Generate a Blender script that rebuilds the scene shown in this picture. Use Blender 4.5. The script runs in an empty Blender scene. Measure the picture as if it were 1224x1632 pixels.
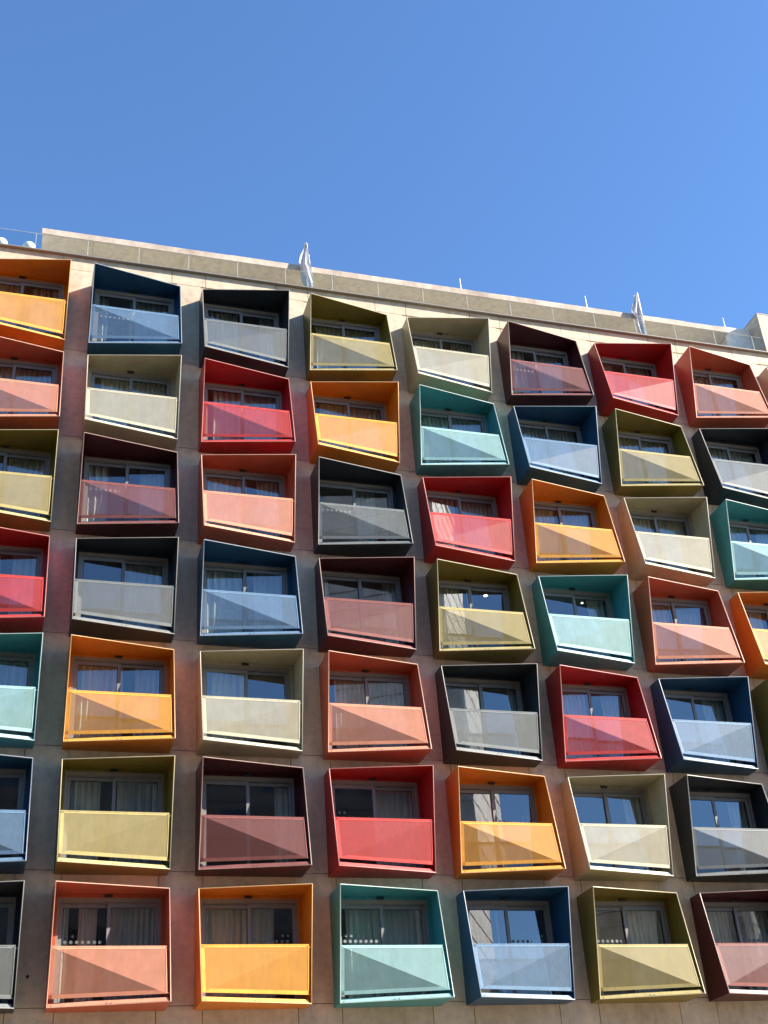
import bpy, math, random
from mathutils import Vector, Matrix
R = math.radians
random.seed(7)
col = bpy.context.scene.collection
scene = bpy.context.scene

# ------------------------------------------------------------------ sizes
S = 3.3515          # bay width
H = 3.10            # storey height
W2, H2 = 1.3364, 1.3298   # half width / height of a balcony box
NEAR, FAR = 0.545, 1.06   # shallow and deep corners of a box
ZOFF = 8.65         # height of the centre of the lowest row
ROWS = range(1, 8)
COLS = range(0, 9)
ROOF = ZOFF + 21.02

def bay(r, c):
    return Vector((c * S, 0, (7 - r) * H + ZOFF))

# ------------------------------------------------------------------ mesh helper
class MB:
    def __init__(self):
        self.v = []; self.f = []; self.m = []
    def hexa(self, p, mi=0):
        # p: 8 points, 0-3 one face (ccw seen from outside is not required), 4-7 the opposite one
        b = len(self.v); self.v += [tuple(q) for q in p]
        for q in ((0, 1, 2, 3), (7, 6, 5, 4), (0, 4, 5, 1), (1, 5, 6, 2), (2, 6, 7, 3), (3, 7, 4, 0)):
            self.f.append(tuple(b + i for i in q)); self.m.append(mi)
        return self
    def box(self, x0, x1, y0, y1, z0, z1, mi=0):
        return self.hexa([(x0, y0, z0), (x1, y0, z0), (x1, y0, z1), (x0, y0, z1),
                          (x0, y1, z0), (x1, y1, z0), (x1, y1, z1), (x0, y1, z1)], mi)
    def bar(self, a, b, n, w, t, mi=0):
        # a bar from a to b; w across (towards s), t along n
        a, b, n = Vector(a), Vector(b), Vector(n).normalized()
        s = (b - a).normalized().cross(n).normalized() * w / 2
        n = n * t / 2
        return self.hexa([a - s - n, a + s - n, a + s + n, a - s + n, b - s - n, b + s - n, b + s + n, b - s + n], mi)
    def face(self, pts, mi=0):
        b = len(self.v); self.v += [tuple(q) for q in pts]
        self.f.append(tuple(range(b, b + len(pts)))); self.m.append(mi)
        return self
    def disc(self, c, r, n, t=0.006, seg=14, mi=0):
        # short cylinder facing along n (n is -y here)
        b = len(self.v)
        for k in range(seg):
            a = 2 * math.pi * k / seg
            self.v.append((c[0] + r * math.cos(a), c[1], c[2] + r * math.sin(a)))
        for k in range(seg):
            a = 2 * math.pi * k / seg
            self.v.append((c[0] + r * math.cos(a), c[1] + n * t, c[2] + r * math.sin(a)))
        self.f.append(tuple(b + k for k in range(seg))); self.m.append(mi)
        self.f.append(tuple(b + seg + k for k in reversed(range(seg)))); self.m.append(mi)
        for k in range(seg):
            k2 = (k + 1) % seg
            self.f.append((b + k, b + seg + k, b + seg + k2, b + k2)); self.m.append(mi)
        return self
    def tube(self, path, radii, seg=10, mi=0):
        path = [Vector(p) for p in path]
        rings = []
        for i, p in enumerate(path):
            d = (path[min(i + 1, len(path) - 1)] - path[max(i - 1, 0)]).normalized()
            u = d.cross(Vector((0, 1, 0.01))).normalized(); w = d.cross(u).normalized()
            b = len(self.v)
            for k in range(seg):
                a = 2 * math.pi * k / seg
                self.v.append(tuple(p + (u * math.cos(a) + w * math.sin(a)) * radii[i]))
            rings.append(b)
        for i in range(len(rings) - 1):
            for k in range(seg):
                k2 = (k + 1) % seg
                self.f.append((rings[i] + k, rings[i] + k2, rings[i + 1] + k2, rings[i + 1] + k)); self.m.append(mi)
        self.f.append(tuple(rings[0] + k for k in reversed(range(seg)))); self.m.append(mi)
        self.f.append(tuple(rings[-1] + k for k in range(seg))); self.m.append(mi)
        return self
    def mesh(self, name, mats, smooth=False, bevel=0):
        me = bpy.data.meshes.new(name)
        me.from_pydata(self.v, [], self.f)
        for m in (mats if isinstance(mats, (list, tuple)) else [mats]):
            me.materials.append(m)
        import bmesh
        bm = bmesh.new(); bm.from_mesh(me)
        bmesh.ops.recalc_face_normals(bm, faces=bm.faces)
        if bevel:
            bmesh.ops.bevel(bm, geom=list(bm.edges), offset=bevel, segments=1, affect='EDGES', clamp_overlap=True)
        bm.to_mesh(me); bm.free()
        if not bevel and len(me.polygons) == len(self.m):
            for p, mi in zip(me.polygons, self.m):
                p.material_index = mi
        if smooth:
            for p in me.polygons: p.use_smooth = True
        return me

def link(name, me, parent=None, loc=(0, 0, 0)):
    o = bpy.data.objects.new(name, me); col.objects.link(o)
    o.location = loc
    if parent is not None: o.parent = parent
    return o
def empty(name, loc=(0, 0, 0)):
    o = bpy.data.objects.new(name, None); col.objects.link(o); o.location = loc
    return o
def tag(o, label, cat, group=None):
    o['label'] = label; o['category'] = cat
    if group: o['group'] = group
    return o
def structure(o):
    o['kind'] = 'structure'; return o

# ------------------------------------------------------------------ materials
def new_mat(name):
    m = bpy.data.materials.new(name); m.use_nodes = True
    nt = m.node_tree
    for n in list(nt.nodes): nt.nodes.remove(n)
    out = nt.nodes.new('ShaderNodeOutputMaterial')
    return m, nt, out
def N(nt, kind, **kw):
    n = nt.nodes.new(kind)
    for k, v in kw.items():
        if k.startswith('i_'): n.inputs[k[2:].replace('_', ' ')].default_value = v
        else: setattr(n, k, v)
    return n
def noise(nt, vec, scale, detail=4, rough=.55, stretch=None):
    if stretch:
        mp = N(nt, 'ShaderNodeMapping'); mp.inputs['Scale'].default_value = stretch
        nt.links.new(vec, mp.inputs[0]); vec = mp.outputs[0]
    n = N(nt, 'ShaderNodeTexNoise'); n.inputs['Scale'].default_value = scale
    n.inputs['Detail'].default_value = detail; n.inputs['Roughness'].default_value = rough
    nt.links.new(vec, n.inputs['Vector'])
    return n.outputs['Fac']
def ramp(nt, fac, stops):
    r = N(nt, 'ShaderNodeValToRGB')
    e = r.color_ramp.elements
    while len(e) < len(stops): e.new(.5)
    for el, (p, c) in zip(e, stops):
        el.position = p; el.color = (c[0], c[1], c[2], 1) if isinstance(c, (tuple, list)) else (c, c, c, 1)
    nt.links.new(fac, r.inputs[0])
    return r.outputs[0]
def mixc(nt, a, b, fac, mode='MIX'):
    m = N(nt, 'ShaderNodeMix', data_type='RGBA', blend_type=mode)
    for sock, v in ((m.inputs[6], a), (m.inputs[7], b), (m.inputs[0], fac)):
        if isinstance(v, bpy.types.NodeSocket): nt.links.new(v, sock)
        elif isinstance(v, (int, float)) and sock.type == 'RGBA': sock.default_value = (v, v, v, 1)
        elif isinstance(v, (tuple, list)): sock.default_value = (v[0], v[1], v[2], 1)
        else: sock.default_value = v
    return m.outputs[2]
def bumpn(nt, h, strength, dist):
    b = N(nt, 'ShaderNodeBump'); b.inputs['Strength'].default_value = strength; b.inputs['Distance'].default_value = dist
    nt.links.new(h, b.inputs['Height']); return b.outputs[0]
def simple(name, c, rough=.5, metal=0, spec=.5, var=.08):
    m, nt, out = new_mat(name)
    g = N(nt, 'ShaderNodeNewGeometry')
    n = noise(nt, g.outputs['Position'], 9, 3)
    cc = mixc(nt, c, ramp(nt, n, [(.3, 1 - var * 2), (.7, 1.0)]), 1.0, 'MULTIPLY')
    p = N(nt, 'ShaderNodeBsdfPrincipled')
    nt.links.new(cc, p.inputs['Base Color'])
    p.inputs['Roughness'].default_value = rough; p.inputs['Metallic'].default_value = metal
    p.inputs['Specular IOR Level'].default_value = spec
    nt.links.new(p.outputs[0], out.inputs[0])
    return m

def concrete(name, c, streak=.25, dirt=(.55, .5, .45)):
    m, nt, out = new_mat(name)
    g = N(nt, 'ShaderNodeNewGeometry'); P = g.outputs['Position']
    oi = N(nt, 'ShaderNodeObjectInfo')
    big = noise(nt, P, .9, 5, .6)
    mid = noise(nt, P, 5, 6, .65)
    fine = noise(nt, P, 60, 3, .7)
    st = noise(nt, P, 1.0, 5, .6, stretch=(2.6, 2.6, .5))
    c1 = mixc(nt, c, tuple(x * y for x, y in zip(c, dirt)), ramp(nt, big, [(.42, 0), (.72, .75)]))
    c2 = mixc(nt, c1, ramp(nt, mid, [(.3, .78), (.55, 1.0), (.75, 1.06)]), 1.0, 'MULTIPLY')
    c3 = mixc(nt, c2, ramp(nt, st, [(.35, 1 - streak), (.6, 1.0)]), 1.0, 'MULTIPLY')
    # pale chips and drips
    vo = N(nt, 'ShaderNodeTexVoronoi'); vo.inputs['Scale'].default_value = 3.1
    nt.links.new(P, vo.inputs['Vector'])
    c4 = mixc(nt, c3, tuple(min(1, x * 1.5) for x in c), ramp(nt, vo.outputs['Distance'], [(.03, .18), (.05, 0)]))
    p = N(nt, 'ShaderNodeBsdfPrincipled'); nt.links.new(c4, p.inputs['Base Color'])
    nt.links.new(ramp(nt, mid, [(.2, .5), (.8, .85)]), p.inputs['Roughness'])
    p.inputs['Specular IOR Level'].default_value = .35
    nt.links.new(bumpn(nt, fine, .35, .004), p.inputs['Normal'])
    nt.links.new(p.outputs[0], out.inputs[0])
    return m

def paint(name, c, rough=.33):
    m, nt, out = new_mat(name)
    g = N(nt, 'ShaderNodeNewGeometry'); P = g.outputs['Position']
    n1 = noise(nt, P, 2.2, 4); st = noise(nt, P, 1.0, 4, .6, stretch=(14, 14, .8)); fi = noise(nt, P, 26, 3)
    cc = mixc(nt, c, ramp(nt, n1, [(.3, .86), (.7, 1.05)]), 1.0, 'MULTIPLY')
    cc = mixc(nt, cc, ramp(nt, st, [(.32, .85), (.55, 1.0)]), 1.0, 'MULTIPLY')
    dust = tuple(x * .75 + .25 * .33 for x in c)
    cc = mixc(nt, cc, dust, ramp(nt, fi, [(.5, 0), (.8, .5)]))
    p = N(nt, 'ShaderNodeBsdfPrincipled'); nt.links.new(cc, p.inputs['Base Color'])
    nt.links.new(ramp(nt, fi, [(.2, rough - .05), (.8, rough + .12)]), p.inputs['Roughness'])
    p.inputs['Specular IOR Level'].default_value = .32
    nt.links.new(bumpn(nt, n1, .12, .01), p.inputs['Normal'])
    nt.links.new(p.outputs[0], out.inputs[0])
    return m

def perforated(name, c, open_=.42):
    # powder coated sheet punched with holes too fine to count: part of the light passes
    m, nt, out = new_mat(name)
    g = N(nt, 'ShaderNodeNewGeometry'); P = g.outputs['Position']
    st = noise(nt, P, 1.0, 4, .6, stretch=(11, 11, .7)); fi = noise(nt, P, 120, 2)
    n2 = noise(nt, P, 3.2, 4); dr = noise(nt, P, 1.0, 3, .5, stretch=(23, 23, .9))
    cc = mixc(nt, c, ramp(nt, st, [(.32, .93), (.6, 1.02)]), 1.0, 'MULTIPLY')
    cc = mixc(nt, cc, ramp(nt, fi, [(.3, .84), (.7, 1.1)]), 1.0, 'MULTIPLY')
    cc = mixc(nt, cc, ramp(nt, n2, [(.3, .9), (.7, 1.04)]), 1.0, 'MULTIPLY')
    cc = mixc(nt, cc, ramp(nt, dr, [(.24, .84), (.36, 1.0)]), 1.0, 'MULTIPLY')
    p = N(nt, 'ShaderNodeBsdfPrincipled'); nt.links.new(cc, p.inputs['Base Color'])
    p.inputs['Roughness'].default_value = .55
    t = N(nt, 'ShaderNodeBsdfTransparent')
    mx = N(nt, 'ShaderNodeMixShader')
    nt.links.new(ramp(nt, fi, [(.35, open_ - .04), (.65, open_ + .04)]), mx.inputs[0])
    nt.links.new(p.outputs[0], mx.inputs[1]); nt.links.new(t.outputs[0], mx.inputs[2])
    nt.links.new(mx.outputs[0], out.inputs[0])
    return m

def glass(name, tint, ior=2.0, wav=0.0):
    m, nt, out = new_mat(name)
    fr = N(nt, 'ShaderNodeFresnel'); fr.inputs['IOR'].default_value = ior
    geo = N(nt, 'ShaderNodeNewGeometry')
    # the same reflection from either side of the sheet
    inv = N(nt, 'ShaderNodeMix', data_type='FLOAT'); inv.inputs[2].default_value = ior; inv.inputs[3].default_value = 1 / ior
    nt.links.new(geo.outputs['Backfacing'], inv.inputs[0]); nt.links.new(inv.outputs[0], fr.inputs['IOR'])
    t = N(nt, 'ShaderNodeBsdfTransparent'); t.inputs[0].default_value = (*tint, 1)
    gl = N(nt, 'ShaderNodeBsdfGlossy'); gl.inputs['Roughness'].default_value = 0.0
    gl.inputs['Color'].default_value = (.95, .97, 1, 1)
    if wav:
        g = N(nt, 'ShaderNodeNewGeometry')
        n = noise(nt, g.outputs['Position'], .9, 2)
        nt.links.new(bumpn(nt, n, 1.0, wav), gl.inputs['Normal'])
    mx = N(nt, 'ShaderNodeMixShader')
    nt.links.new(fr.outputs[0], mx.inputs[0]); nt.links.new(t.outputs[0], mx.inputs[1]); nt.links.new(gl.outputs[0], mx.inputs[2])
    nt.links.new(mx.outputs[0], out.inputs[0])
    return m

def cloth(name, c, trans=.4):
    m, nt, out = new_mat(name)
    g = N(nt, 'ShaderNodeNewGeometry')
    n = noise(nt, g.outputs['Position'], 5, 3, .5, stretch=(3, 3, .4))
    cc = mixc(nt, c, ramp(nt, n, [(.3, .8), (.7, 1.05)]), 1.0, 'MULTIPLY')
    d = N(nt, 'ShaderNodeBsdfDiffuse'); tr = N(nt, 'ShaderNodeBsdfTranslucent')
    nt.links.new(cc, d.inputs[0]); nt.links.new(cc, tr.inputs[0])
    mx = N(nt, 'ShaderNodeMixShader'); mx.inputs[0].default_value = trans
    nt.links.new(d.outputs[0], mx.inputs[1]); nt.links.new(tr.outputs[0], mx.inputs[2])
    nt.links.new(mx.outputs[0], out.inputs[0])
    return m

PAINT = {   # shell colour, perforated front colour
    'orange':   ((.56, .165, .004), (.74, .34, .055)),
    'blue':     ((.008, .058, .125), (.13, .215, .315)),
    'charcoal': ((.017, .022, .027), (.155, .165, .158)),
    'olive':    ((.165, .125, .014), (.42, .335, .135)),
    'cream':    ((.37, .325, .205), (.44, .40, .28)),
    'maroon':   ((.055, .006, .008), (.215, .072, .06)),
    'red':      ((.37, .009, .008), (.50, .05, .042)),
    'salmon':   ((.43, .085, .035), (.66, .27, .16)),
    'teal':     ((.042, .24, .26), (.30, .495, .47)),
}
MAT = {}
for k, (a, b) in PAINT.items():
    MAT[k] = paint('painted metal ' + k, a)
    MAT[k, 'rail'] = paint('painted rail ' + k, tuple(x * 1.22 for x in b), .42)  # front colour raised so the rail highlights are painted in
    MAT[k, 'mesh'] = perforated('perforated sheet ' + k, b)
    MAT[k, 'rim'] = simple('sunlit tint cut edge ' + k, tuple(x * .7 + .3 * y for x, y in zip(b, (.6, .52, .42))), .5)  # sun catching the cut edge is painted in as a paler rim colour
M_CONC = concrete('precast concrete', (.63, .49, .345), .16, (.78, .75, .72))
M_WALL = concrete('rendered roof wall', (.35, .29, .222), .06, (.9, .88, .85))
M_SOFF = concrete('canopy soffit board', (.80, .72, .61), .02, (.93, .92, .9))
M_COPE = concrete('coping stone', (.54, .44, .35), .2)
M_METAL = simple('grey aluminium', (.22, .215, .21), .4, 0, .5)
M_HEAD = simple('beige aluminium', (.24, .205, .165), .5)
M_DARK = simple('black rubber', (.015, .015, .017), .5)
M_GLASS = glass('window glass', (.90, .95, .93), 2.3, .0006)
M_RAILGLASS = glass('balustrade glass', (.88, .93, .91), 1.34)
M_EDGE = simple('polished glass edge', (.42, .43, .38), .35)
M_CURT = cloth('sheer curtain', (.78, .80, .70), .35)
M_DOT = simple('frosted glass dot', (.19, .205, .205), .7)
M_ROOM = simple('room paint', (.24, .22, .20), .9)
M_FLAG = cloth('white flag cloth', (.58, .57, .58), .22)
M_WHITE = simple('white enamel', (.8, .8, .79), .35)
M_FLOOR = simple('balcony decking', (.16, .14, .12), .7)
M_ASPH = concrete('asphalt', (.05, .05, .052), .1)
M_PAVE = concrete('paving', (.44, .36, .26), .1)

# ------------------------------------------------------------------ balcony box
def corners(kind):
    # depths of TL, TR, BR, BL
    return (FAR, NEAR, FAR, NEAR) if kind == 'B' else (NEAR, FAR, NEAR, FAR)

def shell_mesh(kind, k):
    t = .022
    d = corners(kind)
    o = [(-W2, H2), (W2, H2), (W2, -H2), (-W2, -H2)]
    i = [(-W2 + t, H2 - t), (W2 - t, H2 - t), (W2 - t, -H2 + t), (-W2 + t, -H2 + t)]
    mb = MB()
    for a in range(4):
        b = (a + 1) % 4
        # each wall split once along its diagonal-free middle so that the sheet stays clean
        mb.hexa([(o[a][0], -.001, o[a][1]), (o[b][0], -.001, o[b][1]), (o[b][0], -d[b], o[b][1]), (o[a][0], -d[a], o[a][1]),
                 (i[a][0], -.001, i[a][1]), (i[b][0], -.001, i[b][1]), (i[b][0], -d[b], i[b][1]), (i[a][0], -d[a], i[a][1])])
    return mb.mesh('balcony shell', MAT[k])

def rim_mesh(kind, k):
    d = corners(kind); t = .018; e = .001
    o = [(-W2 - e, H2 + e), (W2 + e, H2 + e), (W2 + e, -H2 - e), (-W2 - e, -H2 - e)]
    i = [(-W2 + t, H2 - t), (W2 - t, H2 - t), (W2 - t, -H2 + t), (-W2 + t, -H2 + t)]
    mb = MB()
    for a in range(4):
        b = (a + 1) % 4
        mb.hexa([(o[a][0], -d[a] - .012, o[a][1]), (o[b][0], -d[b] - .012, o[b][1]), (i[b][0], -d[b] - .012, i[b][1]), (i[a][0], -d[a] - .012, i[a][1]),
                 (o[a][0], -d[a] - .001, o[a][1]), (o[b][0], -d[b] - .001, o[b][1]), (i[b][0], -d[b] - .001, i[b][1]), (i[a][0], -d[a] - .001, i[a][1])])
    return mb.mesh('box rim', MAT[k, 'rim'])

def panel_pts(kind):
    if kind == 'A':
        return [Vector(p) for p in ((-1.308, -.785, -.06), (1.256, -.785, -.06), (1.262, -.565, -1.13), (-1.305, -1.0, -1.13))]
    return [Vector(p) for p in ((-1.305, -.78, -.085), (1.25, -.785, -.085), (1.256, -1.0, -1.145), (-1.305, -.555, -1.145))]

def tri_slab(mb, a, b, c, t, mi=0):
    n = (b - a).cross(c - a).normalized() * t
    if n.y > 0: n = -n
    f = len(mb.v)
    mb.v += [tuple(a), tuple(b), tuple(c), tuple(a - n), tuple(b - n), tuple(c - n)]
    for q in ((0, 1, 2), (5, 4, 3), (0, 3, 4, 1), (1, 4, 5, 2), (2, 5, 3, 0)):
        mb.f.append(tuple(f + i for i in q)); mb.m.append(mi)

def infront(kind):
    TL, TR, BR, BL = panel_pts(kind)
    fold = (BL, TR) if kind == 'A' else (TL, BR)
    return TL, TR, BR, BL

def mesh_panel(kind, k):
    TL, TR, BR, BL = panel_pts(kind)
    mb = MB()
    # single folded sheet, no doubled faces so the holes let light through once
    if kind == 'A':
        mb.face([TL, TR, BL]); mb.face([TR, BR, BL])
    else:
        mb.face([TL, TR, BR]); mb.face([TL, BR, BL])
    me = mb.mesh('perforated panel', MAT[k, 'mesh'])
    return me

def railing_mesh(kind, k):
    # flat folded margins round the sheet plus the top rail
    TL, TR, BR, BL = panel_pts(kind)
    mb = MB()
    def strip(a, b, c, wa, skip=None):
        # margin of width wa along a-b inside triangle a,b,c, 4 mm proud of the sheet on both sides
        n = (b - a).cross(c - a).normalized()
        if n.y > 0: n = -n
        u = (b - a).normalized()
        inn = (c - a) - u * (c - a).dot(u); inn.normalize()
        la = (c - a).normalized(); lb = (c - b).normalized()
        # follow the neighbouring edges so that margins meet
        pa = a + la * (wa / max(.2, la.dot(inn))); pb = b + lb * (wa / max(.2, lb.dot(inn)))
        q = n * .006
        mb.hexa([a + q, b + q, pb + q, pa + q, a - q, b - q, pb - q, pa - q])
    wt, ws, wb = .045, .055, .085
    if kind == 'A':
        strip(TL, TR, BL, wt); strip(BL, TL, TR, ws + .025)
        strip(TR, BR, BL, .022); strip(BR, BL, TR, wb)
    else:
        strip(TL, TR, BR, wt); strip(TR, BR, TL, .022)
        strip(BR, BL, TL, wb); strip(BL, TL, BR, ws + .02)
    up = Vector((0, .1, 1))
    c = Vector((0, .012, .014))
    mb.bar(TL + c, TR + c, Vector((0, 0, 1)), .045, .032)
    # fixing brackets to the side walls
    for p in (TL, BL):
        mb.box(-W2 + .023, p.x, p.y, p.y + .05, p.z - .05 if p is TL else p.z, p.z if p is TL else p.z + .05)
    for p in (TR, BR):
        mb.box(p.x, W2 - .023, p.y + .01, p.y + .04, p.z - .05 if p is TR else p.z, p.z - .02 if p is TR else p.z + .03)
    return mb.mesh('railing frame', MAT[k, 'rail'])

def lip_mesh(kind, k):
    d = corners(kind); L, Rr = -W2 + .03, W2 - .03
    dl, dr = d[3] - .012, d[2] - .012
    z0, z1 = -H2 + .024, -H2 + .105
    mb = MB()
    b = .03   # leans back
    Rt = Rr - .05
    dt = dl + (dr - dl) * (Rt - L) / (Rr - L)
    mb.hexa([(L, -dl, z0), (Rr, -dr, z0), (Rt, -dt + b, z1), (L, -dl + b, z1),
             (L, -dl + .03, z0), (Rr, -dr + .03, z0), (Rt, -dt + b + .02, z1), (L, -dl + b + .02, z1)])
    m1 = mb
    for x in (-.05, .05, L + .07):
        f = (x - L) / (Rr - L); y = -(dl + (dr - dl) * f)
        m1.disc((x, y + .001, z0 + .018), .011, -1, .008, 8, 1)
    return m1.mesh('floor edge lip', [MAT[k, 'rail'], M_DARK])

def floor_mesh(kind, k):
    d = corners(kind); x = W2 - .026; z0, z1 = -H2 + .0225, -H2 + .045
    mb = MB()
    mb.hexa([(-x, -.03, z0), (x, -.03, z0), (x, -d[2] + .06, z0), (-x, -d[3] + .06, z0),
             (-x, -.03, z1), (x, -.03, z1), (x, -d[2] + .06, z1), (-x, -d[3] + .06, z1)])
    return mb.mesh('balcony floor', M_FLOOR)

def flange_mesh(kind, k):
    mb = MB(); a = W2 - .0235; b = 1.205; zt, zb, zi, zj = H2 - .0235, -H2 + .0465, 1.225, -1.27
    y0, y1 = -.018, -.0015
    mb.box(-a, a, y0, y1, zi, zt); mb.box(-a, a, y0, y1, zb, zj) if zj > zb else None
    mb.box(-a, -b, y0, y1, max(zb, zj), zi); mb.box(b, a, y0, y1, max(zb, zj), zi)
    for x in [-1.15 + .23 * j for j in range(11)]:
        if abs(x) > .12: mb.disc((x, y0 + .001, 1.265), .010, -1, .009, 7, 1)
    for z in [-1.1 + .24 * j for j in range(10)]:
        for s in (-1, 1): mb.disc((s * 1.262, y0 + .001, z), .010, -1, .009, 7, 1)
    return mb.mesh('fixing flange', [MAT[k], M_DARK])

def lamp_mesh():
    mb = MB(); mb.box(-.125, .065, -.06, -.0185, 1.232, 1.288); mb.box(-.1, .04, -.068, -.0605, 1.243, 1.277)
    return mb.mesh('soffit fitting', M_DARK, bevel=.004)

CACHE = {}
def cached(fn, *a):
    key = (fn.__name__,) + a
    if key not in CACHE: CACHE[key] = fn(*a)
    return CACHE[key]

GRID = ['orange blue charcoal olive cream maroon red salmon cream',
        'salmon cream red orange teal blue olive charcoal red',
        'olive maroon salmon charcoal red orange cream teal salmon',
        'red charcoal blue maroon olive teal salmon orange blue',
        'teal orange cream salmon charcoal red blue olive maroon',
        'blue olive maroon red orange cream charcoal salmon teal',
        'charcoal salmon orange teal blue olive maroon cream orange']
GRID = [g.split() for g in GRID]
ORD = ['', 'top row', 'second row from the top', 'third row from the top', 'middle row',
       'third row from the bottom', 'second row from the bottom', 'bottom row']
protos = {}
for r in ROWS:
    for c in COLS:
        k = GRID[r - 1][c]; kind = 'A' if (r + c) % 2 else 'B'
        key = (k, kind)
        if key not in protos:
            t = empty('balcony_box')
            link('shell', shell_mesh(kind, k), t)
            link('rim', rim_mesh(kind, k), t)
            link('fixing_flange', flange_mesh(kind, k), t)
            rl = link('railing_frame', railing_mesh(kind, k), t)
            link('perforated_panel', mesh_panel(kind, k), rl)
            link('floor_edge_lip', lip_mesh(kind, k), t)
            link('floor', cached(floor_mesh, kind, ''), t)
            link('ceiling_sensor', cached(lamp_mesh), t)
            protos[key] = t
        else:
            src = protos[key]
            t = src.copy(); col.objects.link(t)
            for ch in list(src.children):
                d = ch.copy(); col.objects.link(d); d.parent = t
                for g in list(ch.children):
                    e = g.copy(); col.objects.link(e); e.parent = d
        t.location = bay(r, c)
        if c > 0:
            nb = 'right of the %s one' % GRID[r - 1][c - 1]
        else:
            nb = 'left of the %s one' % GRID[r - 1][1]
        tag(t, '%s metal balcony box, %s, %s' % (k, ORD[r], nb), 'balcony',
            'skewed coloured balcony boxes on the facade')

# ------------------------------------------------------------------ building
bld = empty('apartment_building', (0, 0, 0))
tag(bld, 'long block with beige concrete panel facade carrying rows of coloured balcony boxes', 'building')
X0, X1 = -2.5 * S, 9.66 * S
G = .008
mb = MB()
T = .22
PJ = 1.14      # vertical joints either side of a bay centre
def pan(x0, x1, z0, z1, y0=0.0):
    if x1 - x0 > .01 and z1 - z0 > .01:
        mb.box(x0, x1, y0, T, z0, z1)
for c in COLS:
    cx = c * S
    # spandrel bands between the boxes
    zs = [(7 - r) * H + ZOFF for r in ROWS]
    for r in ROWS:
        z = (7 - r) * H + ZOFF
        z0 = z + 1.25
        z1 = z + H - 1.29 if r > 1 else z + 1.86 - G
        pan(cx - PJ + G, cx + PJ - G, z0, z1)
        for s in (-1, 1):
            a, b = sorted((cx + s * (PJ + G), cx + s * 1.30))
            # belongs to the pier panel; its horizontal joint lies at z+H-1.22
            pan(a, b, z0, z1)
    # below the lowest row
    z = ZOFF
    pan(cx - PJ + G, cx + PJ - G, z - 5.2 + G, z - 1.29)
    pan(cx - PJ + G, cx + PJ - G, -.2, z - 5.2 - G)
    # band above the joint under the roof
    pan(cx - PJ + G, cx + PJ - G, ROOF - .53 + G, ROOF - .03)
piers = [-1] + list(COLS)
for c in piers:
    cx = c * S
    xa = cx + 1.30 if c >= 0 else X0
    xb = cx + S - 1.30
    if c == 8: xb = X1
    segs = [(ZOFF + 18.6 + 1.86 - .0, None)]
    top = ROOF - .53
    cuts = [top] + [(7 - r) * H + ZOFF - 1.225 for r in ROWS] + [ZOFF - 5.2, -.2]
    for i in range(len(cuts) - 1):
        pan(xa, xb, cuts[i + 1] + G, cuts[i] - G)
    # joint-bounded piece above
    pan(cx + PJ + G if c >= 0 else X0, (cx + S - PJ - G) if c < 8 else X1, top + G, ROOF - .03)
# pier side strips below the lowest row
for c in COLS:
    for s in (-1, 1):
        a, b = sorted((c * S + s * (PJ + G), c * S + s * 1.30))
        pan(a, b, ZOFF - 5.2 + G, ZOFF - 1.225 - G); pan(a, b, -.2, ZOFF - 5.2 - G)
link('facade_panels', mb.mesh('facade panels', M_CONC), bld)
mb = MB()
mb.box(X0 - .3, X0, -.0, 14, -.2, ROOF - .04); mb.box(X1, X1 + .3, 0, 14, -.2, ROOF - .04)
mb.box(X0, X1, 13.8, 14.1, -.2, ROOF - .04)
link('end_wall', mb.mesh('end walls', M_CONC), bld)
mb = MB()
mb.box(X0 - .3, X1 + .3, .9, 14.1, ROOF - .25, ROOF - .04)
mb.box(X0, X1, T + .01, .9, ROOF - .25, ROOF - .04)
link('roof', mb.mesh('roof slab', concrete('terrace tiles', (.68, .60, .48), .05, (.9, .88, .86))), bld)
mb = MB()
mb.box(X0 - .32, 26.12, -.13, .32, ROOF - .028, ROOF + .012)
mb.box(26.12, X1 + .3, -.13, -.003, ROOF - .028, ROOF + .012)
mb2 = MB(); mb2.disc((1.587, -.0, ZOFF - .552), .035, -1, .035, 14); link('anchor_socket', mb2.mesh('anchor socket', M_DARK), bld)
link('coping', mb.mesh('roof edge coping', simple('coping metal', (.20, .18, .16), .5)), bld)

# windows -------------------------------------------------------------
ZT, ZB, XW = 1.225, -1.27, 1.205
def win_frame():
    mb = MB(); w = .055
    mb.box(-XW, XW, -.012, .11, ZT - .10, ZT, 1)
    mb.box(-XW, -XW + w, -.012, .11, ZB + .05, ZT - .10, 1); mb.box(XW - w, XW, -.012, .11, ZB + .05, ZT - .10, 1)
    mb.box(-XW, XW, -.012, .11, ZB, ZB + .05, 0)
    # inner track lines
    mb.box(-XW + w, XW - w, .004, .012, ZT - .128, ZT - .112, 0)
    mb.box(-XW + w, XW - w, .02, .11, ZT - .112, ZT - .10, 0)
    return mb.mesh('window frame', [M_METAL, M_HEAD])
def sash(side, front):
    mb = MB(); w = .085
    xa, xb = (-XW + .058, .045) if side < 0 else (-.045, XW - .058)
    y0 = .018 if front else .062
    y1 = y0 + .04
    z0, z1 = ZB + .053, ZT - .130
    mb.box(xa, xb, y0, y1, z1 - w, z1); mb.box(xa, xb, y0, y1, z0, z0 + w)
    mb.box(xa, xa + w, y0, y1, z0 + w, z1 - w); mb.box(xb - w, xb, y0, y1, z0 + w, z1 - w)
    # dark gasket
    g = .012
    mb.box(xa + w, xb - w, y0 + .01, y1 - .01, z1 - w - g, z1 - w, 1); mb.box(xa + w, xa + w + g, y0 + .01, y1 - .01, z0 + w, z1 - w - g, 1)
    mb.box(xb - w - g, xb - w, y0 + .01, y1 - .01, z0 + w, z1 - w - g, 1)
    return mb.mesh('sliding sash', [M_METAL, M_DARK])
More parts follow.
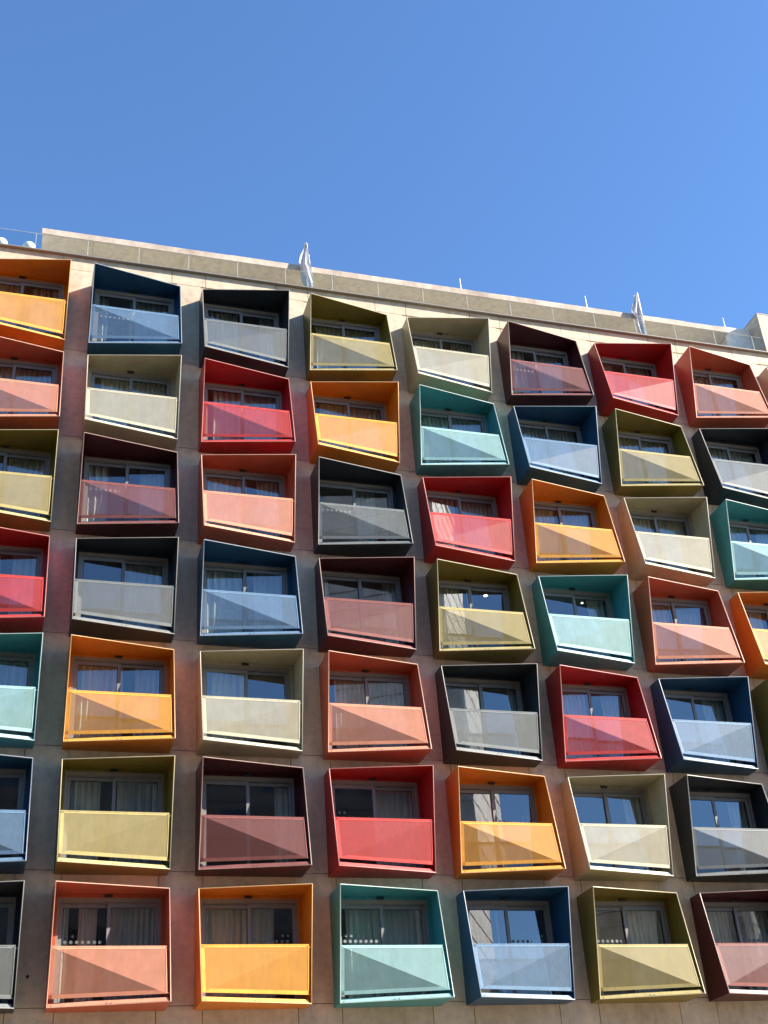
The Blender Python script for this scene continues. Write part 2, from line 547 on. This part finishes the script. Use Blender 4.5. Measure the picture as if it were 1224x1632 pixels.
def pane(side, front, tilt):
    w = .085; xa, xb = (-XW + .058, .045) if side < 0 else (-.045, XW - .058)
    y0 = .038 if front else .082
    mb = MB()
    mb.face([(xa + w, y0, ZB + .053 + w), (xb - w, y0, ZB + .053 + w), (xb - w, y0, ZT - .130 - w), (xa + w, y0, ZT - .130 - w)])
    return mb.mesh('glass pane', M_GLASS)
def dots(side, front):
    w = .085; xa, xb = (-XW + .058, .045) if side < 0 else (-.045, XW - .058)
    y0 = .036 if front else .080
    mb = MB()
    n = 7
    for j in range(n):
        x = xa + w + .085 + j * .134
        mb.disc((x, y0, .225), .041, -1, .0006, 14)
    for j in (0, 1):
        x = xa + w + .115 + j * .134 if side < 0 else xb - w - .115 - j * .134
        mb.disc((x, y0, .36), .035, -1, .0006, 14)
    return mb.mesh('frosted dots', M_DOT)
def room_mesh():
    mb = MB(); a, z0, z1, y0, y1 = 1.55, -1.42, 1.42, .225, 3.6
    mb.face([(-a, y1, z0), (a, y1, z0), (a, y1, z1), (-a, y1, z1)])
    mb.face([(-a, y0, z0), (-a, y1, z0), (-a, y1, z1), (-a, y0, z1)])
    mb.face([(a, y0, z0), (a, y1, z0), (a, y1, z1), (a, y0, z1)])
    mb.face([(-a, y0, z0), (a, y0, z0), (a, y1, z0), (-a, y1, z0)])
    mb.face([(-a, y0, z1), (a, y0, z1), (a, y1, z1), (-a, y1, z1)])
    return mb.mesh('room', M_ROOM)
def curtain_mesh(spans, seed):
    rnd = random.Random(seed)
    mb = MB()
    for (a, b) in spans:
        n = max(6, int((b - a) * 46)); ph = rnd.random() * 6; f = 15 + rnd.random() * 8
        base = len(mb.v); zz = [1.2, .4, -.4, -1.3]
        for i in range(n + 1):
            x = a + (b - a) * i / n
            for j, z in enumerate(zz):
                y = .34 + .035 * math.sin(f * x * 2 + ph + .25 * j) + .018 * math.sin(f * 4.3 * x + ph * 2)
                mb.v.append((x + .012 * math.sin(j * 1.7 + i * .4), y, z))
        for i in range(n):
            for j in range(3):
                p = base + i * 4 + j
                mb.f.append((p, p + 4, p + 5, p + 1)); mb.m.append(0)
    return mb.mesh('curtain', M_CURT, smooth=True)

CURT = {(7, 1): [(-1.15, -.9), (-.68, -.25), (-.02, 1.15)], (6, 2): [(.75, 1.15)], (6, 3): [(.05, 1.15)],
        (5, 2): [(-1.15, 0)], (4, 3): [(-1.15, -.85), (.75, 1.15)], (3, 1): [(-1.15, -.5), (.4, 1.15)],
        (3, 3): [(.02, .75)], (4, 4): [(-1.15, -.25), (0, .2)], (5, 4): [(-.5, .1), (.95, 1.15)], (6, 4): [(-.3, .1)],
        (7, 4): [(-.2, -.1)], (4, 1): [(.0, 1.15)], (5, 5): [(-1.15, 0), (.5, 1.15)], (4, 5): [(.55, 1.15)],
        (6, 5): [(.7, 1.15)], (6, 6): [(.6, 1.15)], (7, 5): [(-1.15, -.8), (.1, 1.15)], (7, 6): [(-1.15, -.1), (.4, 1.15)],
        (5, 6): [(-1.15, -.6), (.5, 1.15)], (1, 1): [(-1.15, -.75), (-.1, 1.15)], (1, 2): [(-1.15, -.05), (.65, 1.15)],
        (6, 0): [(-1.15, -.4)], (7, 0): [(-1.15, -.6)], (7, 7): [(-1.15, 0)], (1, 5): [(-1.15, -.25), (.1, 1.15)],
        (3, 5): [(-1.15, -.1), (.2, 1.15)], (7, 2): [(-1.15, .68)]}
ROWN = ['', 'top', 'second', 'third', 'fourth', 'fifth', 'sixth', 'seventh']
first = {}
DOTTED = {(1, 1), (1, 5), (1, 7), (3, 1), (3, 3), (4, 3), (4, 4), (6, 3), (6, 4)}
for r in ROWS:
    for c in COLS:
        lf = (r * 3 + c * 5) % 4 < 2    # which sash slides in front
        b = bay(r, c)
        if lf not in first:
            f = {}
            f['frame'] = win_frame() if 'fr' not in CACHE else CACHE['fr']; CACHE['fr'] = f['frame']
            f['sashes'] = [sash(-1, lf), sash(1, not lf)]
            f['panes'] = [pane(-1, lf, 0), pane(1, not lf, 0)]
            f['dots'] = [dots(-1, lf), dots(1, not lf)]
            f['room'] = CACHE.setdefault('room', room_mesh())
            first[lf] = f
        f = first[lf]
        w = link('window', f['frame'], bld, b)
        for s_, p_ in zip(f['sashes'], f['panes']):
            link('sash', s_, w)
            po = link('pane', p_, w)
            # no two panes are hung quite in the same plane
            po.rotation_euler = (random.gauss(0, .0035), 0, random.gauss(0, .006))
        if r == 7 or (r, c) in DOTTED: link('frosted_dots', f['dots'][0 if c != 4 and (c in (1, 3, 5) or lf) else 1], w)
        link('room_interior', f['room'], w)
        if c == 8: continue
        opts = ([(-1.15, -.04), (.02, 1.15)], [(-1.15, -.3), (.1, 1.15)], [(-1.15, -.04), (.3, 1.15)], [(-1.15, .15), (.45, 1.15)], [(-.85, 1.15)])
        sp = CURT.get((r, c), opts[(r * 7 + c * 3 + r * c) % 5])
        cu = link('curtain', curtain_mesh(sp, r * 10 + c), None, b)
        k = GRID[r - 1][c]
        tag(cu, 'pale curtain behind the window of the %s balcony, %s' % (k, ORD[r]),
            'curtain', 'curtains behind the windows')

# lit ceiling lamps seen through two windows
m, nt, out = new_mat('lit lamp'); e = N(nt, 'ShaderNodeEmission'); e.inputs[0].default_value = (1, .85, .6, 1); e.inputs[1].default_value = 2
nt.links.new(e.outputs[0], out.inputs[0]); M_LAMP = m
for (r, c, x, rad) in ((4, 4, .9, .06), (4, 5, .75, .035)):
    t = empty('ceiling_lamp', bay(r, c) + Vector((x, .95, 1.36)))
    mb = MB(); mb.tube([(0, 0, .04), (0, 0, 0)], [rad * 1.2, rad * 1.2], 16); link('lamp_rim', mb.mesh('lamp rim', M_WHITE), t)
    mb = MB(); mb.tube([(0, 0, -.002), (0, 0, -.01)], [rad, rad], 16); link('lit_lens', mb.mesh('lamp lens', M_LAMP), t)
    tag(t, 'small lit ceiling lamp inside the room of the %s balcony' % GRID[r - 1][c], 'ceiling lamp')

# ------------------------------------------------------------------ roof
RT = ROOF + .012
# glass balustrade
gb = empty('glass_balustrade', (0, .05, RT))
tag(gb, 'frameless tinted glass balustrade running along the edge of the flat roof', 'balustrade')
xs = [0.26 + 1.588 * k for k in range(-5, 17)] + [26.1]
GH = 21.80 + ZOFF - RT
for a, b in zip(xs[:-1], xs[1:]):
    if b - a < .2: continue
    mb = MB(); mb.face([(a + .0085, 0, .012), (b - .0085, 0, .012), (b - .0085, 0, GH - .0085), (a + .0085, 0, GH - .0085)])
    gp = link('glass_panel', None, gb) if False else link('glass_panel', mb.mesh('glass panel', M_RAILGLASS), gb)
    mb = MB()
    mb.box(a + .0, a + .008, -.008, .008, .0, GH); mb.box(b - .008, b, -.008, .008, 0, GH)
    mb.box(a + .0085, b - .0085, -.008, .008, GH - .008, GH)
    link('polished_edge', mb.mesh('polished edge', M_EDGE), gp)
# flat canopy over the terrace, its underside seen through the glass
pw = empty('roof_canopy', (0, 0, RT))
tag(pw, 'long flat canopy with sunlit cream fascia and shaded taupe underside behind the roof glass', 'canopy')
mb = MB(); rnd = random.Random(3); x = .44
while x < 24.9:
    x2 = min(24.99, x + 1.588)
    mb.box(x + .004, x2 - .004, .40, 3.2, 1.075, 1.115); x = x2
link('soffit', mb.mesh('canopy soffit', M_SOFF), pw)
mb = MB(); mb.box(.45, 24.98, .44, 3.3, 1.12, 1.27); link('slab', mb.mesh('canopy slab', M_CONC), pw)
mb = MB(); x = .42
while x < 24.9:
    x2 = min(25.0, x + 1.2)
    mb.box(x + .002, x2 - .002, .335, .395, 1.07, 1.30 + rnd.uniform(-.009, .009)); mb.box(x + .002, x2 - .002, .395, .60, 1.272, 1.298 + rnd.uniform(-.006, .006)); x = x2
link('fascia', mb.mesh('canopy fascia', M_COPE), pw)
mb = MB(); mb.box(.44, 24.98, 2.9, 3.1, -.03, 1.07); link('rear_wall', mb.mesh('rear wall', M_SOFF), pw)
mb = MB()
for x in (.5, 6.6, 12.7, 18.8, 24.9):
    mb.box(x - .05, x + .05, 2.75, 2.85, -.02, 1.07)
link('post', mb.mesh('canopy posts', M_METAL), pw)
mb = MB()
t_ = empty('stair_tower', (26.14, 0, ROOF))
tag(t_, 'square cream concrete rooftop block rising at the right end of the roof', 'rooftop block')
mb.box(0.0, 6, -.0, 2.2, -.026, 1.89); link('wall', mb.mesh('tower wall', M_CONC), t_)
mb = MB(); mb.box(-.012, 6.02, -.012, 2.22, 1.892, 1.93); link('roof_cap', mb.mesh('tower cap', M_COPE), t_)
mb = MB(); mb.box(-1.14, -.003, .62, 1.6, -.03, 1.60); o = link('linking_wall', mb.mesh('link wall', M_SOFF), t_)
# roof furniture: two white domed lamps behind the glass
for (x, s_) in ((.07, 0), (-.78, 1)):
    t = empty('globe_lamp', (x, .5, RT))
    mb = MB(); mb.tube([(0, 0, 0), (0, 0, .05), (0, 0, .06), (0, 0, .36)], [.1, .1, .03, .03], 12); link('stand', mb.mesh('lamp stand', M_WHITE), t)
    mb = MB(); pts = []; rr = []
    rad = .21; hh = .25
    for j in range(11):
        a = -math.pi / 2 + math.pi * j / 10; pts.append((0, 0, .37 + hh - .16 * 0 + rad * .9 * math.sin(a) - .08)); rr.append(max(.004, rad * math.cos(a)))
    mb.tube(pts, rr, 20); link('globe', mb.mesh('lamp globe', M_WHITE, smooth=True), t)
    tag(t, ('rounded white roof lamp behind the glass, nearest the canopy end', 'rounded white roof lamp behind the glass at the far left edge')[s_], 'lamp', 'white lamps on the roof')
# lightning rods
for i, (x, h_, lab) in enumerate(((9.12, .64, 'beside the left flag'), (14.56, .58, 'alone midway along the roof'),
                                  (19.36, .62, 'a little left of the right flag'), (25.0, .60, 'near the rooftop block'))):
    mb = MB(); mb.tube([(0, 0, 0), (0, 0, .03), (0, 0, .035), (0, 0, h_)], [.04, .04, .019, .017], 8)
    o = link('roof_rod', mb.mesh('roof rod', M_WHITE), None, (x, .45 if i < 3 else .5, RT + 1.29)); o.rotation_euler = (0, R((2, 0, 0, -1)[i]), 0)
    tag(o, 'thin white rod standing on the roof canopy %s' % lab, 'rod', 'white rods on the roof canopy')
# flags
def flag(X, prof, fx, lab, pole_top, seed):
    t = empty('flag', (X + .03, .25, RT))
    mb = MB(); mb.tube([(0, 0, 0), (0, 0, .02), (0, 0, .025), (0, 0, pole_top), (0, 0, pole_top + .02)], [.06, .06, .03, .026, .015], 12)
    link('pole', mb.mesh('flag pole', M_WHITE), t)
    mb = MB(); nx = 26; rnd = random.Random(seed)
    zs = []
    n = 34
    def lerp(z):
        for (z0, l0, r0), (z1, l1, r1) in zip(prof[:-1], prof[1:]):
            if z1 <= z <= z0:
                f = (z0 - z) / (z0 - z1); return l0 + (l1 - l0) * f, r0 + (r1 - r0) * f
        return prof[-1][1:]
    for j in range(n + 1):
        z = prof[0][0] + (prof[-1][0] - prof[0][0]) * j / n
        l, r_ = lerp(z)
        for i in range(nx + 1):
            u = i / nx
            # cloth bunched in folds hanging from the pole
            x = l + (r_ - l) * u + .022 * math.sin(u * 17 + z * 7)
            y = -.03 + .05 * math.sin(u * 4.4 * math.pi + z * 2.6 + fx) + .016 * math.sin(u * 21 + z * 8)
            mb.v.append((x, max(-.10, min(.06, y)), z + .02 * math.sin(u * 11)))
    for j in range(n):
        for i in range(nx):
            a = j * (nx + 1) + i
            mb.f.append((a, a + 1, a + nx + 2, a + nx + 1)); mb.m.append(0)
    link('cloth', mb.mesh('flag cloth', M_FLAG, smooth=True), t)
    tag(t, lab, 'flag', 'white flags on the roof')
flag(8.99, [(2.20, -.06, .03), (1.95, -.13, .04), (1.25, -.33, .07), (1.10, -.26, .13), (.85, -.24, .17), (.5, -.20, .17), (.25, -.12, .12), (.04, -.16, .17)],
     0, 'white flag wrapped round its pole on the left part of the roof', 2.26, 1)
flag(21.38, [(2.1, -.16, -.02), (1.8, -.22, -.02), (1.27, -.45, -.01), (1.10, -.30, -.01), (.8, -.30, .0), (.4, -.28, .0), (.04, -.25, .0)],
     1.5, 'white flag hanging slack beside its pole on the right part of the roof', 2.26, 2)

# ------------------------------------------------------------------ street and the buildings opposite (mirrored in the glass)
def sheet(name, x0, x1, y0, y1, z, mat):
    mb = MB(); mb.face([(x0, y0, z), (x1, y0, z), (x1, y1, z), (x0, y1, z)])
    return structure(link(name, mb.mesh(name, mat)))
sheet('ground', -900, 900, -900, 900, -.13, M_PAVE)
sheet('road', -400, 400, -28, -8, -.126, M_ASPH)
mb = MB(); mb.box(-400, 400, -8, -.01, -.125, 0); structure(link('pavement', mb.mesh('pavement', M_PAVE)))
mb = MB(); mb.box(-400, 400, -40, -28, -.125, 0); structure(link('pavement', mb.mesh('far pavement', M_PAVE)))

def opposite(name, x, y, w, d, h, rot, wallc, label, lines, nwx=0, glassy=False):
    t = empty(name, (x, y, 0)); t.rotation_euler = (0, 0, rot)
    wm = concrete('wall of ' + name + str(int(x)), wallc, .1)
    mb = MB(); mb.box(-w / 2, w / 2, -d, 0, 0, h); link('wall', mb.mesh('opposite wall', wm), t)
    mb = MB()
    for k in range(int(h / lines)):
        z = (k + 1) * lines
        if z < h - .1:
            mb.box(-w / 2 - .03, w / 2 + .03, -d - .03, .035, z - .025, z + .025)
    link('storey_joint', mb.mesh('storey joints', simple('joint shadow gap', (.06, .06, .06), .8)), t)
    if nwx:
        gm = simple('dark window glass ' + str(int(x)), (.03, .04, .05), .05)
        mb = MB(); st = w / nwx
        for k in range(int(h / lines)):
            for j in range(nwx):
                cx = -w / 2 + st * (j + .5)
                mb.box(cx - st * .32, cx + st * .32, -.05, .03, k * lines + .9, min(h - .2, k * lines + lines - .5))
        for j in range(1): pass
        link('window', mb.mesh('opposite windows', gm), t)
    mb = MB(); mb.box(-w / 2 - .15, w / 2 + .15, -d - .15, .15, h, h + .3); link('roof', mb.mesh('opposite roof', wm), t)
    tag(t, label, 'building')
    return t
opposite('office_building', -8, -42, 66, 16, 30.5, 0, (.14, .13, .12), 'dark flat-topped building across the street, mirrored in the left windows', 3.3, 22)
opposite('white_tower', 31.4, -46, 9.5, 8, 52, R(-60), (.86, .84, .78), 'tall white slab tower across the street, mirrored in the middle windows', 1.5)
opposite('cream_building', 63, -52, 36, 14, 22.8, R(-36), (.55, .49, .40), 'low cream building across the street, mirrored in the lower right windows', 3.2, 10)

# ------------------------------------------------------------------ light
SUN = Vector((2.2, -1.0, 1.33)).normalized()
elev = math.asin(SUN.z); az = math.atan2(SUN.x, SUN.y)
w = bpy.data.worlds.new('World'); scene.world = w; w.use_nodes = True
nt = w.node_tree
bg = nt.nodes['Background']
sky = nt.nodes.new('ShaderNodeTexSky'); sky.sky_type = 'NISHITA'; sky.sun_disc = False
sky.sun_elevation = elev; sky.sun_rotation = az
sky.air_density = 1.08; sky.dust_density = 0.0; sky.ozone_density = 7.8; sky.altitude = 10
nt.links.new(sky.outputs[0], bg.inputs[0]); bg.inputs[1].default_value = .098
sl = bpy.data.lights.new('Sun', 'SUN'); sl.energy = 5.0; sl.angle = R(.5); sl.color = (1, .93, .82)
so = bpy.data.objects.new('Sun', sl); col.objects.link(so)
so.rotation_euler = SUN.to_track_quat('Z', 'Y').to_euler()
so.location = (30, -40, 60)

# ------------------------------------------------------------------ camera
yaw, pitch, roll = 0.32640662600570186, 0.5387229070385761, -0.07867567287924483
cy, sy = math.cos(yaw), math.sin(yaw); cp, sp = math.cos(pitch), math.sin(pitch)
fwd = Vector((sy * cp, cy * cp, sp)); right = Vector((cy, -sy, 0)); up = right.cross(fwd)
cr, sr = math.cos(roll), math.sin(roll)
r2 = right * cr + up * sr; u2 = right * -sr + up * cr
cam = bpy.data.cameras.new('Camera'); co = bpy.data.objects.new('Camera', cam); col.objects.link(co)
co.matrix_world = Matrix(((r2.x, u2.x, -fwd.x, .34259945), (r2.y, u2.y, -fwd.y, -31.3207), (r2.z, u2.z, -fwd.z, -7.05315 + ZOFF), (0, 0, 0, 1)))
cam.sensor_fit = 'HORIZONTAL'; cam.sensor_width = 36; cam.lens = 36 * 2054.5112 / 1224
cam.clip_end = 3000; cam.clip_start = .1
scene.camera = co

scene.render.engine = 'CYCLES'
scene.view_settings.view_transform = 'Standard'; scene.view_settings.look = 'None'
scene.view_settings.gamma = 1; scene.view_settings.exposure = 1.6
cy_ = scene.cycles
cy_.max_bounces = 8; cy_.diffuse_bounces = 4; cy_.glossy_bounces = 4; cy_.transparent_max_bounces = 12
cy_.caustics_reflective = True; cy_.sample_clamp_indirect = 6
cy_.use_denoising = True
